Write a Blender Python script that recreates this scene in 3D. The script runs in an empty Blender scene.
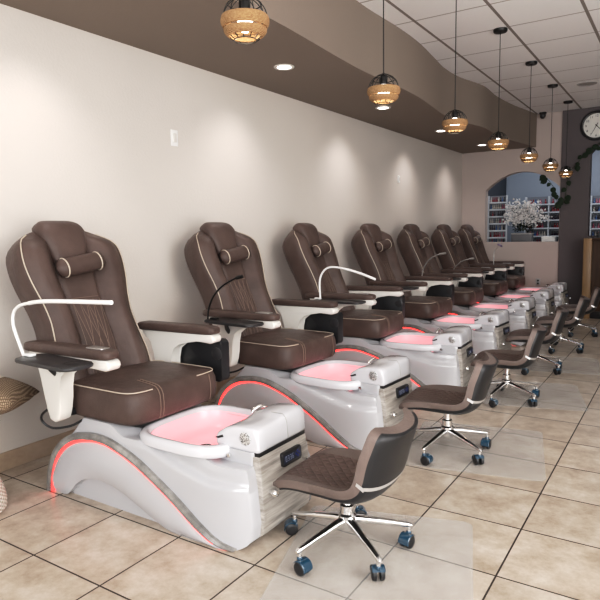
import bpy, bmesh, math, random
from mathutils import Vector, Matrix, noise
random.seed(7)
PI = math.pi
scn = bpy.context.scene
COL = scn.collection

# ------------------------------------------------------------------ helpers
def lin(r, g, b):
    def f(c):
        c /= 255.0
        return c / 12.92 if c <= .04045 else ((c + .055) / 1.055) ** 2.4
    return (f(r), f(g), f(b), 1)

def mat(name, color=(.5, .5, .5, 1), rough=.5, metal=0, emit=None, estr=0, coat=0, spec=.5):
    m = bpy.data.materials.new(name); m.use_nodes = True
    b = m.node_tree.nodes['Principled BSDF']
    b.inputs['Base Color'].default_value = color
    b.inputs['Roughness'].default_value = rough
    b.inputs['Metallic'].default_value = metal
    b.inputs['Coat Weight'].default_value = coat
    b.inputs['Coat Roughness'].default_value = .06
    b.inputs['Specular IOR Level'].default_value = spec
    if emit:
        b.inputs['Emission Color'].default_value = emit
        b.inputs['Emission Strength'].default_value = estr
    return m

class G:
    """tiny node graph helper"""
    def __init__(s, m):
        s.t = m.node_tree; s.n = s.t.nodes; s.b = s.n['Principled BSDF']
    def add(s, kind, **kw):
        n = s.n.new(kind)
        for k, v in kw.items():
            if k.startswith('i_'):
                n.inputs[k[2:].replace('_', ' ')].default_value = v
            else:
                setattr(n, k, v)
        return n
    def link(s, a, b): s.t.links.new(a, b)
    def math(s, op, a, b=None, c=None):
        n = s.n.new('ShaderNodeMath'); n.operation = op
        for i, v in enumerate((a, b, c)):
            if v is None: continue
            if isinstance(v, (int, float)): n.inputs[i].default_value = v
            else: s.link(v, n.inputs[i])
        return n.outputs[0]
    def mix(s, fac, a, b, mode='MIX'):
        n = s.n.new('ShaderNodeMix'); n.data_type = 'RGBA'; n.blend_type = mode
        for sock, v in ((n.inputs[0], fac), (n.inputs[6], a), (n.inputs[7], b)):
            if isinstance(v, (int, float, tuple)): sock.default_value = v
            else: s.link(v, sock)
        return n.outputs[2]
    def ramp(s, fac, stops):
        n = s.n.new('ShaderNodeValToRGB'); e = n.color_ramp.elements
        while len(e) < len(stops): e.new(.5)
        for el, (p, c) in zip(e, stops): el.position = p; el.color = c
        s.link(fac, n.inputs[0]); return n.outputs[0]
    def bump(s, h, strength=.3, dist=.01):
        n = s.n.new('ShaderNodeBump'); n.inputs['Strength'].default_value = strength
        n.inputs['Distance'].default_value = dist
        s.link(h, n.inputs['Height']); s.link(n.outputs[0], s.b.inputs['Normal'])
    def co(s, scale=(1, 1, 1), kind='Object'):
        tc = s.n.new('ShaderNodeTexCoord'); mp = s.n.new('ShaderNodeMapping')
        mp.inputs['Scale'].default_value = scale
        s.link(tc.outputs[kind], mp.inputs[0]); return mp.outputs[0]
    def noise(s, vec, scale, detail=3, rough=.5):
        n = s.n.new('ShaderNodeTexNoise'); n.inputs['Scale'].default_value = scale
        n.inputs['Detail'].default_value = detail; n.inputs['Roughness'].default_value = rough
        s.link(vec, n.inputs['Vector']); return n.outputs[0]

def link(o): COL.objects.link(o); return o

def obj(name, bm, m, parent=None, smooth=True, ang=40, off=None):
    if off is not None: bmesh.ops.translate(bm, verts=bm.verts, vec=off)
    bmesh.ops.recalc_face_normals(bm, faces=bm.faces)
    me = bpy.data.meshes.new(name); bm.to_mesh(me); bm.free()
    for x in (m if isinstance(m, (list, tuple)) else [m]): me.materials.append(x)
    if smooth:
        me.shade_smooth()
        me.set_sharp_from_angle(angle=math.radians(ang))
    o = bpy.data.objects.new(name, me); link(o)
    if parent: o.parent = parent
    return o

def tag(o, label, cat, group=None, kind=None):
    o['label'] = label; o['category'] = cat
    if group: o['group'] = group
    if kind: o['kind'] = kind
    return o

def thing(name, label, cat, loc=(0, 0, 0), rz=0, group=None):
    o = bpy.data.objects.new(name, None); link(o)
    o.location = loc; o.rotation_euler = (0, 0, rz); o.empty_display_size = .1
    return tag(o, label, cat, group)

def struct(name, bm, m, smooth=False):
    o = obj(name, bm, m, smooth=smooth); o['kind'] = 'structure'; return o

def dup(root, label, loc, rz=0, group=None):
    r = root.copy(); link(r); r.location = loc; r.rotation_euler = (0, 0, rz); r['label'] = label
    if group: r['group'] = group
    for ch in list(root.children):
        c = ch.copy(); link(c); c.parent = r
        for g in list(ch.children):
            d = g.copy(); link(d); d.parent = c
    return r

def B(): return bmesh.new()

def setmat(bm, n0, mi):
    bm.faces.ensure_lookup_table()
    for f in bm.faces[n0:]: f.material_index = mi

def box(bm, x0, x1, y0, y1, z0, z1, bev=0, seg=2, M=None, mi=0):
    n0 = len(bm.faces)
    vs = [bm.verts.new((x, y, z)) for x in (x0, x1) for y in (y0, y1) for z in (z0, z1)]
    fs = [(0, 1, 3, 2), (4, 6, 7, 5), (0, 4, 5, 1), (2, 3, 7, 6), (0, 2, 6, 4), (1, 5, 7, 3)]
    faces = [bm.faces.new([vs[i] for i in f]) for f in fs]
    geo = vs
    if bev:
        r = bmesh.ops.bevel(bm, geom=list({e for f in faces for e in f.edges}), offset=bev, segments=seg, affect='EDGES', profile=.5)
        geo = list({v for f in r['faces'] for v in f.verts} | {v for v in vs if v.is_valid})
    if M: bmesh.ops.transform(bm, matrix=M, verts=[v for v in geo if v.is_valid])
    if mi: setmat(bm, n0, mi)

def loft(bm, loops, closed=True, cap0=True, cap1=True, mi=0):
    L = [[bm.verts.new(p) for p in lp] for lp in loops]
    n = len(L[0])
    fs = []
    for a, b in zip(L, L[1:]):
        for i in range(n if closed else n - 1):
            j = (i + 1) % n
            fs.append(bm.faces.new((a[i], a[j], b[j], b[i])))
    if closed and cap0: fs.append(bm.faces.new(L[0][::-1]))
    if closed and cap1: fs.append(bm.faces.new(L[-1]))
    for f in fs: f.material_index = mi
    return L

def tube(bm, pts, r, n=8, mi=0, closed=False, flat=None):
    pts = [Vector(p) for p in pts]
    loops = []; prev = None
    N = len(pts)
    for i, p in enumerate(pts):
        if closed: t = pts[(i + 1) % N] - pts[(i - 1) % N]
        else: t = pts[min(i + 1, N - 1)] - pts[max(i - 1, 0)]
        if t.length < 1e-9: t = Vector((0, 0, 1))
        t.normalize()
        if prev is None:
            a = Vector((0, 0, 1)) if abs(t.z) < .9 else Vector((1, 0, 0))
            u = t.cross(a).normalized()
        else:
            u = (prev - t * prev.dot(t)).normalized()
        prev = u; w = t.cross(u)
        rr = r[i] if isinstance(r, (list, tuple)) else r
        loops.append([p + (u * math.cos(k * 2 * PI / n) + w * math.sin(k * 2 * PI / n)) * rr for k in range(n)])
    if closed: loops.append(loops[0]); 
    loft(bm, loops, cap0=not closed, cap1=not closed, mi=mi)

def lathe(bm, prof, n=24, M=None, mi=0, cap=True):
    loops = [[(r * math.cos(k * 2 * PI / n), r * math.sin(k * 2 * PI / n), z) for k in range(n)] for r, z in prof]
    if M: loops = [[M @ Vector(p) for p in lp] for lp in loops]
    loft(bm, loops, cap0=cap, cap1=cap, mi=mi)

def cat_rom(pts, k=8):
    P = [Vector(p) for p in pts]; out = []
    for i in range(len(P) - 1):
        p0 = P[max(i - 1, 0)]; p1 = P[i]; p2 = P[i + 1]; p3 = P[min(i + 2, len(P) - 1)]
        for j in range(k):
            t = j / k
            out.append(.5 * ((2 * p1) + (p2 - p0) * t + (2 * p0 - 5 * p1 + 4 * p2 - p3) * t * t + (3 * p1 - p0 - 3 * p2 + p3) * t ** 3))
    out.append(P[-1]); return out

def prism(bm, poly, axis, a0, a1, bev=0, seg=2, mi=0):
    """poly of 2D points extruded along axis ('y': points are x,z; 'z': x,y; 'x': y,z)"""
    def P(p, a):
        return {'y': (p[0], a, p[1]), 'z': (p[0], p[1], a), 'x': (a, p[0], p[1])}[axis]
    n0 = len(bm.faces)
    A = [bm.verts.new(P(p, a0)) for p in poly]; Bv = [bm.verts.new(P(p, a1)) for p in poly]
    n = len(poly)
    fa = bm.faces.new(A[::-1]); fb = bm.faces.new(Bv)
    for i in range(n): bm.faces.new((A[i], A[(i + 1) % n], Bv[(i + 1) % n], Bv[i]))
    if bev:
        es = list(set(fa.edges) | set(fb.edges))
        bmesh.ops.bevel(bm, geom=es, offset=bev, segments=seg, affect='EDGES', profile=.5)
    if mi: setmat(bm, n0, mi)

def rrect(cx, cy, hx, hy, r, k=5, rot=0):
    out = []
    for (sx, sy, a0) in ((1, 1, 0), (-1, 1, 90), (-1, -1, 180), (1, -1, 270)):
        for j in range(k + 1):
            a = math.radians(a0 + 90 * j / k)
            x = sx * (hx - r) + r * math.cos(a); y = sy * (hy - r) + r * math.sin(a)
            c, s = math.cos(rot), math.sin(rot)
            out.append((cx + x * c - y * s, cy + x * s + y * c))
    return out

def sup(cx, cy, a, b, n, N):
    out = []
    for k in range(N):
        t = 2 * PI * k / N; c, s = math.cos(t), math.sin(t)
        out.append((cx + a * math.copysign(abs(c) ** (2 / n), c), cy + b * math.copysign(abs(s) ** (2 / n), s)))
    return out

def sm(a, b, x):
    t = min(1, max(0, (x - a) / (b - a))); return t * t * (3 - 2 * t)

def interp(tab, x):
    if x <= tab[0][0]: return tab[0][1]
    for (a, va), (b, vb) in zip(tab, tab[1:]):
        if x <= b: return va + (vb - va) * (x - a) / (b - a)
    return tab[-1][1]

# ------------------------------------------------------------------ materials
M = {}
def leather(name, c1, c2, rough=.38):
    m = mat(name, c1, rough, spec=.32); g = G(m); v = g.co()
    n1 = g.noise(v, 7, 4)
    col = g.ramp(n1, [(.3, c1), (.7, c2)])
    g.link(col, g.b.inputs['Base Color'])
    vo = g.add('ShaderNodeTexVoronoi', i_Scale=260.0); g.link(v, vo.inputs['Vector'])
    n2 = g.noise(v, 9, 3)
    n3 = g.noise(v, 26, 5, .65)
    h = g.math('ADD', g.math('MULTIPLY', vo.outputs['Distance'], .22), g.math('ADD', g.math('MULTIPLY', n2, 1.6), g.math('MULTIPLY', n3, .8)))
    g.bump(h, .38, .008)
    g.link(g.math('ADD', g.math('MULTIPLY', n3, .25), rough - .10), g.b.inputs['Roughness'])
    return m
M['leather'] = leather('brown_leather', (.078, .053, .046, 1), (.112, .077, .067, 1), .38)
M['stool_leather'] = leather('taupe_leather', (.150, .115, .102, 1), (.190, .150, .134, 1), .42)
# quilted version for the stool seats
m = leather('quilted_taupe_leather', (.115, .078, .067, 1), (.145, .100, .087, 1), .45); g = G(m)
tc = g.n.new('ShaderNodeTexCoord'); sp = g.n.new('ShaderNodeSeparateXYZ'); g.link(tc.outputs['Object'], sp.inputs[0])
a = g.math('ADD', sp.outputs[0], sp.outputs[1]); b_ = g.math('SUBTRACT', sp.outputs[0], sp.outputs[1])
qa = g.math('ABSOLUTE', g.math('SINE', g.math('MULTIPLY', a, 72))); qb = g.math('ABSOLUTE', g.math('SINE', g.math('MULTIPLY', b_, 72)))
g.bump(g.math('POWER', g.math('MULTIPLY', qa, qb), .5), .8, .006); M['quilt'] = m
M['piping'] = mat('cream_piping', (.52, .45, .37, 1), .5)
M['stitch'] = mat('tan_stitch', (.21, .15, .12, 1), .6)
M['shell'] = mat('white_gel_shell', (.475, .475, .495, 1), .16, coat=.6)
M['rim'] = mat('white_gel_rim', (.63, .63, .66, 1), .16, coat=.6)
M['white'] = mat('white_plastic', (.74, .72, .68, 1), .3, coat=.2)
M['lampwhite'] = mat('lamp_white', (.86, .86, .85, 1), .3)
M['silver'] = mat('satin_silver', (.55, .54, .53, 1), .3, .8)
M['chrome'] = mat('chrome', (.82, .82, .82, 1), .08, 1)
M['blackp'] = mat('black_plastic', (.018, .018, .02, 1), .38)
M['tray'] = mat('dark_tray', (.035, .034, .036, 1), .33)
M['blackm'] = mat('black_metal', (.012, .012, .012, 1), .4, .3)
M['caster_hood'] = mat('blue_caster_plastic', (.02, .062, .105, 1), .10, coat=.9)
def woodlike(name, c1, c2, c3, scale, rough=.4):
    m = mat(name, c1, rough); g = G(m); v = g.co(scale)
    n = g.noise(v, 1, 6, .65)
    g.link(g.ramp(n, [(.3, c1), (.5, c2), (.68, c3)]), g.b.inputs['Base Color']); return m
M['panel'] = woodlike('grey_wood_panel', (.22, .20, .18, 1), (.40, .37, .34, 1), (.58, .55, .51, 1), (20, 3.5, 48))
M['trim'] = woodlike('silver_wave_trim', (.14, .135, .128, 1), (.235, .225, .215, 1), (.34, .33, .315, 1), (14, 14, 14), .28)
M['led'] = mat('red_light_strip', (.3, .02, .02, 1), .4, emit=(1, .036, .034, 1), estr=4.6)
M['bowl'] = mat('bowl_painted_pink_glow', (.72, .42, .45, 1), .2, emit=(1, .36, .40, 1), estr=.55)  # pink light inside the tub put into the bowl's colour and emission
M['display'] = mat('blue_grey_display', (.04, .043, .06, 1), .15, emit=(.3, .34, .6, 1), estr=.02)
M['digits'] = mat('pale_display_digits', (.17, .19, .26, 1), .3, emit=(.5, .55, .8, 1), estr=.05)
M['keys'] = mat('blue_keys', (.02, .03, .16, 1), .25)
m = mat('speckled_grille', (.3, .3, .3, 1), .3, .6); g = G(m); vo = g.add('ShaderNodeTexVoronoi', i_Scale=190.0); g.link(g.co(), vo.inputs['Vector'])
g.link(g.ramp(vo.outputs['Distance'], [(.25, (.02, .02, .02, 1)), (.6, (.8, .8, .8, 1))]), g.b.inputs['Base Color']); M['grille'] = m
M['grey'] = mat('seam_grey', (.42, .41, .40, 1), .5)

# walls
def plaster(name, c, bump=.25):
    m = mat(name, c, .75, spec=.25); g = G(m); v = g.co()
    n = g.noise(v, 55, 4, .6); n2 = g.noise(v, 1.3, 2)
    g.link(g.mix(n2, tuple(x * .95 for x in c[:3]) + (1,), tuple(min(1, x * 1.04) for x in c[:3]) + (1,)), g.b.inputs['Base Color'])
    g.bump(n, bump, .006); return m
M['wall'] = plaster('cream_wall', (.645, .605, .565, 1))
M['wallback'] = plaster('rose_beige_wall', (.50, .43, .40, 1))
M['wallright'] = plaster('right_wall', (.55, .50, .45, 1))
M['soffit'] = plaster('brown_soffit', (.255, .212, .180, 1), .12)
M['mauve'] = plaster('dark_mauve_wall', (.125, .110, .114, 1), .15)
M['bluewall'] = plaster('blue_grey_wall', (.33, .36, .42, 1), .1)
M['darkblue'] = plaster('dark_blue_grey_wall', (.06, .065, .08, 1), .1)
# floor tiles
T = .4064; AX, AY = 2.5782, 2.1215
m = mat('beige_floor_tile', (.5, .4, .3, 1), .32, spec=.4); g = G(m)
tc = g.n.new('ShaderNodeTexCoord'); sp = g.n.new('ShaderNodeSeparateXYZ'); g.link(tc.outputs['Object'], sp.inputs[0])
u = g.math('DIVIDE', g.math('ADD', sp.outputs[0], 20 * T - AX), T); v_ = g.math('DIVIDE', g.math('ADD', sp.outputs[1], 20 * T - AY), T)
fu = g.math('ABSOLUTE', g.math('SUBTRACT', g.math('FRACT', g.math('ADD', u, .5)), .5))
fv = g.math('ABSOLUTE', g.math('SUBTRACT', g.math('FRACT', g.math('ADD', v_, .5)), .5))
d = g.math('MINIMUM', fu, fv)
grout = g.math('LESS_THAN', d, .0085)
cell = g.add('ShaderNodeCombineXYZ'); g.link(g.math('FLOOR', u), cell.inputs[0]); g.link(g.math('FLOOR', v_), cell.inputs[1])
wn = g.add('ShaderNodeTexWhiteNoise', noise_dimensions='3D'); g.link(cell.outputs[0], wn.inputs['Vector'])
vo_ = g.add('ShaderNodeVectorMath', operation='ADD'); g.link(tc.outputs['Object'], vo_.inputs[0])
sc_ = g.add('ShaderNodeVectorMath', operation='SCALE'); g.link(wn.outputs['Color'], sc_.inputs[0]); sc_.inputs[3].default_value = 9.0
g.link(sc_.outputs[0], vo_.inputs[1])
n1 = g.noise(vo_.outputs[0], 6.5, 8, .72); n2 = g.noise(vo_.outputs[0], 48, 5, .7)
base = g.ramp(n1, [(.32, (.37, .30, .24, 1)), (.5, (.54, .465, .39, 1)), (.68, (.68, .62, .55, 1))])
base = g.mix(g.math('MULTIPLY', n2, .35), base, (.37, .295, .23, 1))
bright = g.math('ADD', g.math('MULTIPLY', wn.outputs['Value'], .12), .94)
bc = g.add('ShaderNodeCombineColor'); [g.link(bright, bc.inputs[i]) for i in range(3)]
base = g.mix(1.0, base, bc.outputs[0], 'MULTIPLY')
g.link(g.mix(grout, base, (.045, .035, .03, 1)), g.b.inputs['Base Color'])
g.link(g.math('ADD', g.math('MULTIPLY', grout, .4), g.math('ADD', g.math('MULTIPLY', n2, .12), .24)), g.b.inputs['Roughness'])
g.bump(g.math('ADD', g.math('MULTIPLY', g.math('GREATER_THAN', d, .011), 1.0), g.math('MULTIPLY', n2, .12)), .3, .003)
M['floor'] = m
# ceiling tiles 0.61 x 0.61..1.22
m = mat('ceiling_tile', (.7, .68, .65, 1), .8, spec=.2); g = G(m)
tc = g.n.new('ShaderNodeTexCoord'); sp = g.n.new('ShaderNodeSeparateXYZ'); g.link(tc.outputs['Object'], sp.inputs[0])
u = g.math('DIVIDE', g.math('ADD', sp.outputs[0], 20 * .6096 - 1.145), .6096); v_ = g.math('DIVIDE', g.math('ADD', sp.outputs[1], 20 * .6096 - 5.45), .6096)
fu = g.math('ABSOLUTE', g.math('SUBTRACT', g.math('FRACT', g.math('ADD', u, .5)), .5))
fv = g.math('ABSOLUTE', g.math('SUBTRACT', g.math('FRACT', g.math('ADD', v_, .5)), .5))
bu = g.math('LESS_THAN', fu, .021); bv = g.math('LESS_THAN', fv, .013)
n = g.noise(tc.outputs['Object'], 60, 4, .6)
c = g.mix(g.math('MULTIPLY', n, .3), (.86, .86, .86, 1), (.74, .74, .74, 1))
c = g.mix(bv, c, (.42, .39, .37, 1)); c = g.mix(bu, c, (.27, .24, .22, 1))
g.link(c, g.b.inputs['Base Color']); M['ceiling'] = m
M['basetile'] = woodlike('beige_base_tile', (.36, .27, .20, 1), (.46, .36, .27, 1), (.52, .42, .33, 1), (5, 5, 9), .35)
M['tanwood'] = woodlike('tan_wood', (.20, .12, .06, 1), (.27, .17, .085, 1), (.33, .21, .11, 1), (18, 18, 1.5), .4)
M['brownwood'] = woodlike('brown_wood', (.04, .022, .014, 1), (.06, .034, .022, 1), (.08, .047, .03, 1), (18, 18, 1.5), .4)
M['rope'] = mat('jute_rope', (.45, .28, .12, 1), .9); g = G(M['rope']); v = g.co((1, 1, 1))
w = g.add('ShaderNodeTexWave', wave_type='BANDS', bands_direction='Z'); w.inputs['Scale'].default_value = 90; w.inputs['Distortion'].default_value = 5.0; g.link(v, w.inputs['Vector'])
n = g.noise(v, 120, 3)
g.link(g.ramp(g.math('MULTIPLY', g.math('ADD', w.outputs['Fac'], n), .5), [(.2, (.22, .11, .045, 1)), (.5, (.40, .235, .11, 1)), (.8, (.55, .37, .20, 1))]), g.b.inputs['Base Color'])
g.bump(w.outputs['Fac'], .7, .004)
M['bulb'] = mat('lit_bulb', (1, 1, 1, 1), .3, emit=(1, .94, .84, 1), estr=9)
M['downlight'] = mat('downlight_lens', (1, 1, 1, 1), .3, emit=(1, .95, .88, 1), estr=6)
M['leaf'] = mat('dark_green_leaf', (.012, .026, .011, 1), .6, spec=.25)
M['stem'] = mat('green_stem', (.035, .05, .02, 1), .5)
M['blossom'] = mat('white_blossom', (.85, .83, .82, 1), .6)
M['clockface'] = mat('clock_face', (.72, .72, .68, 1), .4)
M['ink'] = mat('black_ink', (.01, .01, .01, 1), .5)
M['rack'] = mat('white_rack', (.62, .64, .68, 1), .4)
# burlap and wicker
m = mat('brown_burlap', (.2, .14, .09, 1), .9); g = G(m); v = g.co()
w1 = g.add('ShaderNodeTexWave', wave_type='BANDS', bands_direction='X'); w1.inputs['Scale'].default_value = 40; w1.inputs['Distortion'].default_value = 1.5; g.link(v, w1.inputs['Vector'])
w2 = g.add('ShaderNodeTexWave', wave_type='BANDS', bands_direction='Y'); w2.inputs['Scale'].default_value = 40; w2.inputs['Distortion'].default_value = 1.5; g.link(v, w2.inputs['Vector'])
f = g.math('MULTIPLY', w1.outputs['Fac'], w2.outputs['Fac'])
g.link(g.ramp(f, [(.05, (.14, .095, .06, 1)), (.5, (.33, .245, .17, 1)), (.9, (.50, .40, .29, 1))]), g.b.inputs['Base Color']); g.bump(f, .6, .004); M['burlap'] = m
m = mat('white_wicker', (.7, .66, .6, 1), .8); g = G(m); tc = g.n.new('ShaderNodeTexCoord'); sp = g.n.new('ShaderNodeSeparateXYZ'); g.link(tc.outputs['Object'], sp.inputs[0])
an = g.math('MULTIPLY', g.math('ARCTAN2', sp.outputs[1], sp.outputs[0]), 36.0); zz = g.math('MULTIPLY', sp.outputs[2], 330.0)
f = g.math('MULTIPLY', g.math('ADD', g.math('MULTIPLY', g.math('SINE', an), g.math('SINE', zz)), 1), .5)
g.link(g.ramp(f, [(.1, (.44, .38, .31, 1)), (.5, (.68, .63, .56, 1)), (.9, (.82, .78, .72, 1))]), g.b.inputs['Base Color']); g.bump(f, .9, .006); M['wicker'] = m
# clear chair mat: real see-through plastic
m = mat('clear_mat', (.80, .79, .78, 1), .22); g = G(m); g.b.inputs['Alpha'].default_value = .22; M['mat'] = m

# ------------------------------------------------------------------ camera
YAW, PITCH, ROLL, CX, CZ, F = .5758, .1122, -.0179, 3.1105, 1.2768, 592.5
fw = Vector((-math.sin(YAW) * math.cos(PITCH), math.cos(YAW) * math.cos(PITCH), -math.sin(PITCH)))
rt = fw.cross(Vector((0, 0, 1))).normalized(); up = rt.cross(fw)
r2 = math.cos(ROLL) * rt + math.sin(ROLL) * up; u2 = -math.sin(ROLL) * rt + math.cos(ROLL) * up
cd = bpy.data.cameras.new('camera'); cam = link(bpy.data.objects.new('camera', cd))
mw = Matrix((r2, u2, -fw)).transposed().to_4x4(); mw.translation = (CX, 0, CZ); cam.matrix_world = mw
cd.sensor_width = 36; cd.lens = F / 600 * 36; cd.clip_start = .05
scn.camera = cam

# ------------------------------------------------------------------ room shell
YB, CE, SO = 9.72, 3.005, 2.517
XR, YF = 6.4, -2.6
bm = B(); box(bm, -.15, XR, YF, 13, -.1, 0); struct('floor', bm, M['floor'])
bm = B(); box(bm, -.15, XR, YF, 13, CE, CE + .1); struct('ceiling', bm, M['ceiling'])
bm = B(); box(bm, -.15, 0, YF, YB, 0, CE); struct('wall_left', bm, M['wall'])
bm = B(); box(bm, XR, XR + .15, YF, 13, 0, CE); struct('wall_right', bm, M['wallright'])
bm = B(); box(bm, 0, .012, YF, YB - .001, 0, .103, .003); struct('baseboard_left', bm, M['basetile'])

# wavy soffit along the left wall
EDGE = [(YF, 1.12), (-.5, 1.0), (1.2, .98), (2.2, 1.03), (3.0, 1.03), (3.7, .985), (4.3, .955), (4.9, .975), (5.4, .965), (5.95, .91), (6.4, .865), (6.86, .88), (7.43, .985), (8.1, .965), (8.8, 1.01), (9.3, 1.08), (YB, 1.14)]
pts = cat_rom([(x, y, 0) for y, x in EDGE], 8)
poly = [(0, YF)] + [(p.x, p.y) for p in pts] + [(0, YB)]
bm = B()
prism(bm, poly, 'z', SO, CE)
bm.normal_update()
for f in list(bm.faces):
    if abs(f.normal.z) > .9 and len(f.verts) > 4: bmesh.ops.triangulate(bm, faces=[f])
struct('trim_1', bm, M['soffit'])

def wall_opening(name, x0, x1, ox0, ox1, zb, zs, za, y0, y1, m, ztop=CE):
    """wall slab with an arched opening"""
    bm = B()
    box(bm, x0, ox0, y0, y1, 0, ztop); box(bm, ox1, x1, y0, y1, 0, ztop); box(bm, ox0, ox1, y0, y1, 0, zb)
    n = 24; cx = (ox0 + ox1) / 2; hw = (ox1 - ox0) / 2
    prev = None
    for i in range(n + 1):
        a = PI - PI * i / n
        u_ = -1 + 2 * i / n; x = cx + hw * u_; z = zs + (za - zs) * (1 - u_ * u_)
        if prev:
            px, pz = prev
            prism(bm, [(px, pz), (x, z), (x, ztop), (px, ztop)], 'y', y0, y1)
        prev = (x, z)
    bmesh.ops.remove_doubles(bm, verts=bm.verts, dist=1e-5)
    return struct(name, bm, m)
wall_opening('wall_back', 0, 1.507, .385, 1.497, 1.08, 1.90, 2.165, YB, YB + .15, M['wallback'])
wall_opening('wall_back_right', 1.507, XR, 1.90, 3.4, 1.165, 2.36, 2.85, YB - .03, YB + .15, M['mauve'])
bm = B(); box(bm, -1.5, XR, 12.2, 12.3, 0, CE); struct('wall_back_room', bm, M['bluewall'])
bm = B(); box(bm, .0, .1, YB + .16, 12.2, 0, CE); struct('wall_back_room_left', bm, M['darkblue'])

# ------------------------------------------------------------------ pedicure spa chair (local x from wall, y from its own centre)
OX = .95
OFF = Vector((-OX, 0, 0))
def ztop(x): return .418 + (.372 - .418) * sm(.90, 1.01, x) - .036 * sm(1.42, 1.53, x)
ARCH = [(.40, .002), (.58, .002), (.605, .020), (.65, .070), (.70, .104), (.76, .125), (.84, .133), (.92, .126), (1.0, .106), (1.08, .076), (1.16, .044), (1.25, .012), (1.29, .002), (1.7, .002)]
def back_x(z): return interp([(0, .440), (.05, .447), (.10, .458), (.15, .475), (.2, .503), (.25, .545), (.3, .60), (.35, .655), (.42, .71)], z)
def front_x(t): return interp([(0, 1.64), (.05, 1.675), (.12, 1.695), (.3, 1.703), (.7, 1.69), (1, 1.675)], t)
def ridge(x): return interp([(1.0, .40), (1.2, .345), (1.35, .30), (1.5, .268), (1.7, .262)], x)
def hw(x, z):
    w = .287 - .012 * sm(.2, .42, z)
    w -= .026 * sm(-.012, .012, z - ridge(x)) * sm(1.02, 1.2, x)
    w -= .030 * sm(0, .012, interp(ARCH, x) + .014 - z) if .57 < x < 1.30 else 0
    u = max(0, (x - 1.40) / .31)
    w = .195 + (w - .195) * math.sqrt(max(0, 1 - min(1, u) ** 2.4))
    return w
TRIM = cat_rom([(.432, .0), (.447, .09), (.485, .185), (.555, .27), (.645, .325), (.744, .350), (.85, .357), (.955, .343), (1.12, .290), (1.317, .190), (1.482, .082), (1.56, .034), (1.64, .008)], 6)
TRIM = [(p.x, p.y) for p in [Vector((a[0], a[1])) for a in TRIM]]
def offset_curve(c, d):
    out = []
    for i, p in enumerate(c):
        a = c[max(i - 1, 0)]; b = c[min(i + 1, len(c) - 1)]
        t = Vector((b[0] - a[0], b[1] - a[1])).normalized()
        dd = d(i / (len(c) - 1)) if callable(d) else d
        out.append((p[0] + t.y * dd, max(.002, p[1] - t.x * dd)))
    return out
def ribbon(bm, c0, c1, side, o_out, o_in):
    loops = []
    for (x0, z0), (x1, z1) in zip(c0, c1):
        w0 = hw(x0, max(z0, .16)); w1 = hw(x1, max(z1, .16))
        loops.append([(x0, side * (w0 + o_in), z0), (x0, side * (w0 + o_out * .7), z0), (.5 * (x0 + x1), side * (max(w0, w1) + o_out), .5 * (z0 + z1)), (x1, side * (w1 + o_out * .7), z1), (x1, side * (w1 + o_in), z1)])
    loft(bm, loops)

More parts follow.
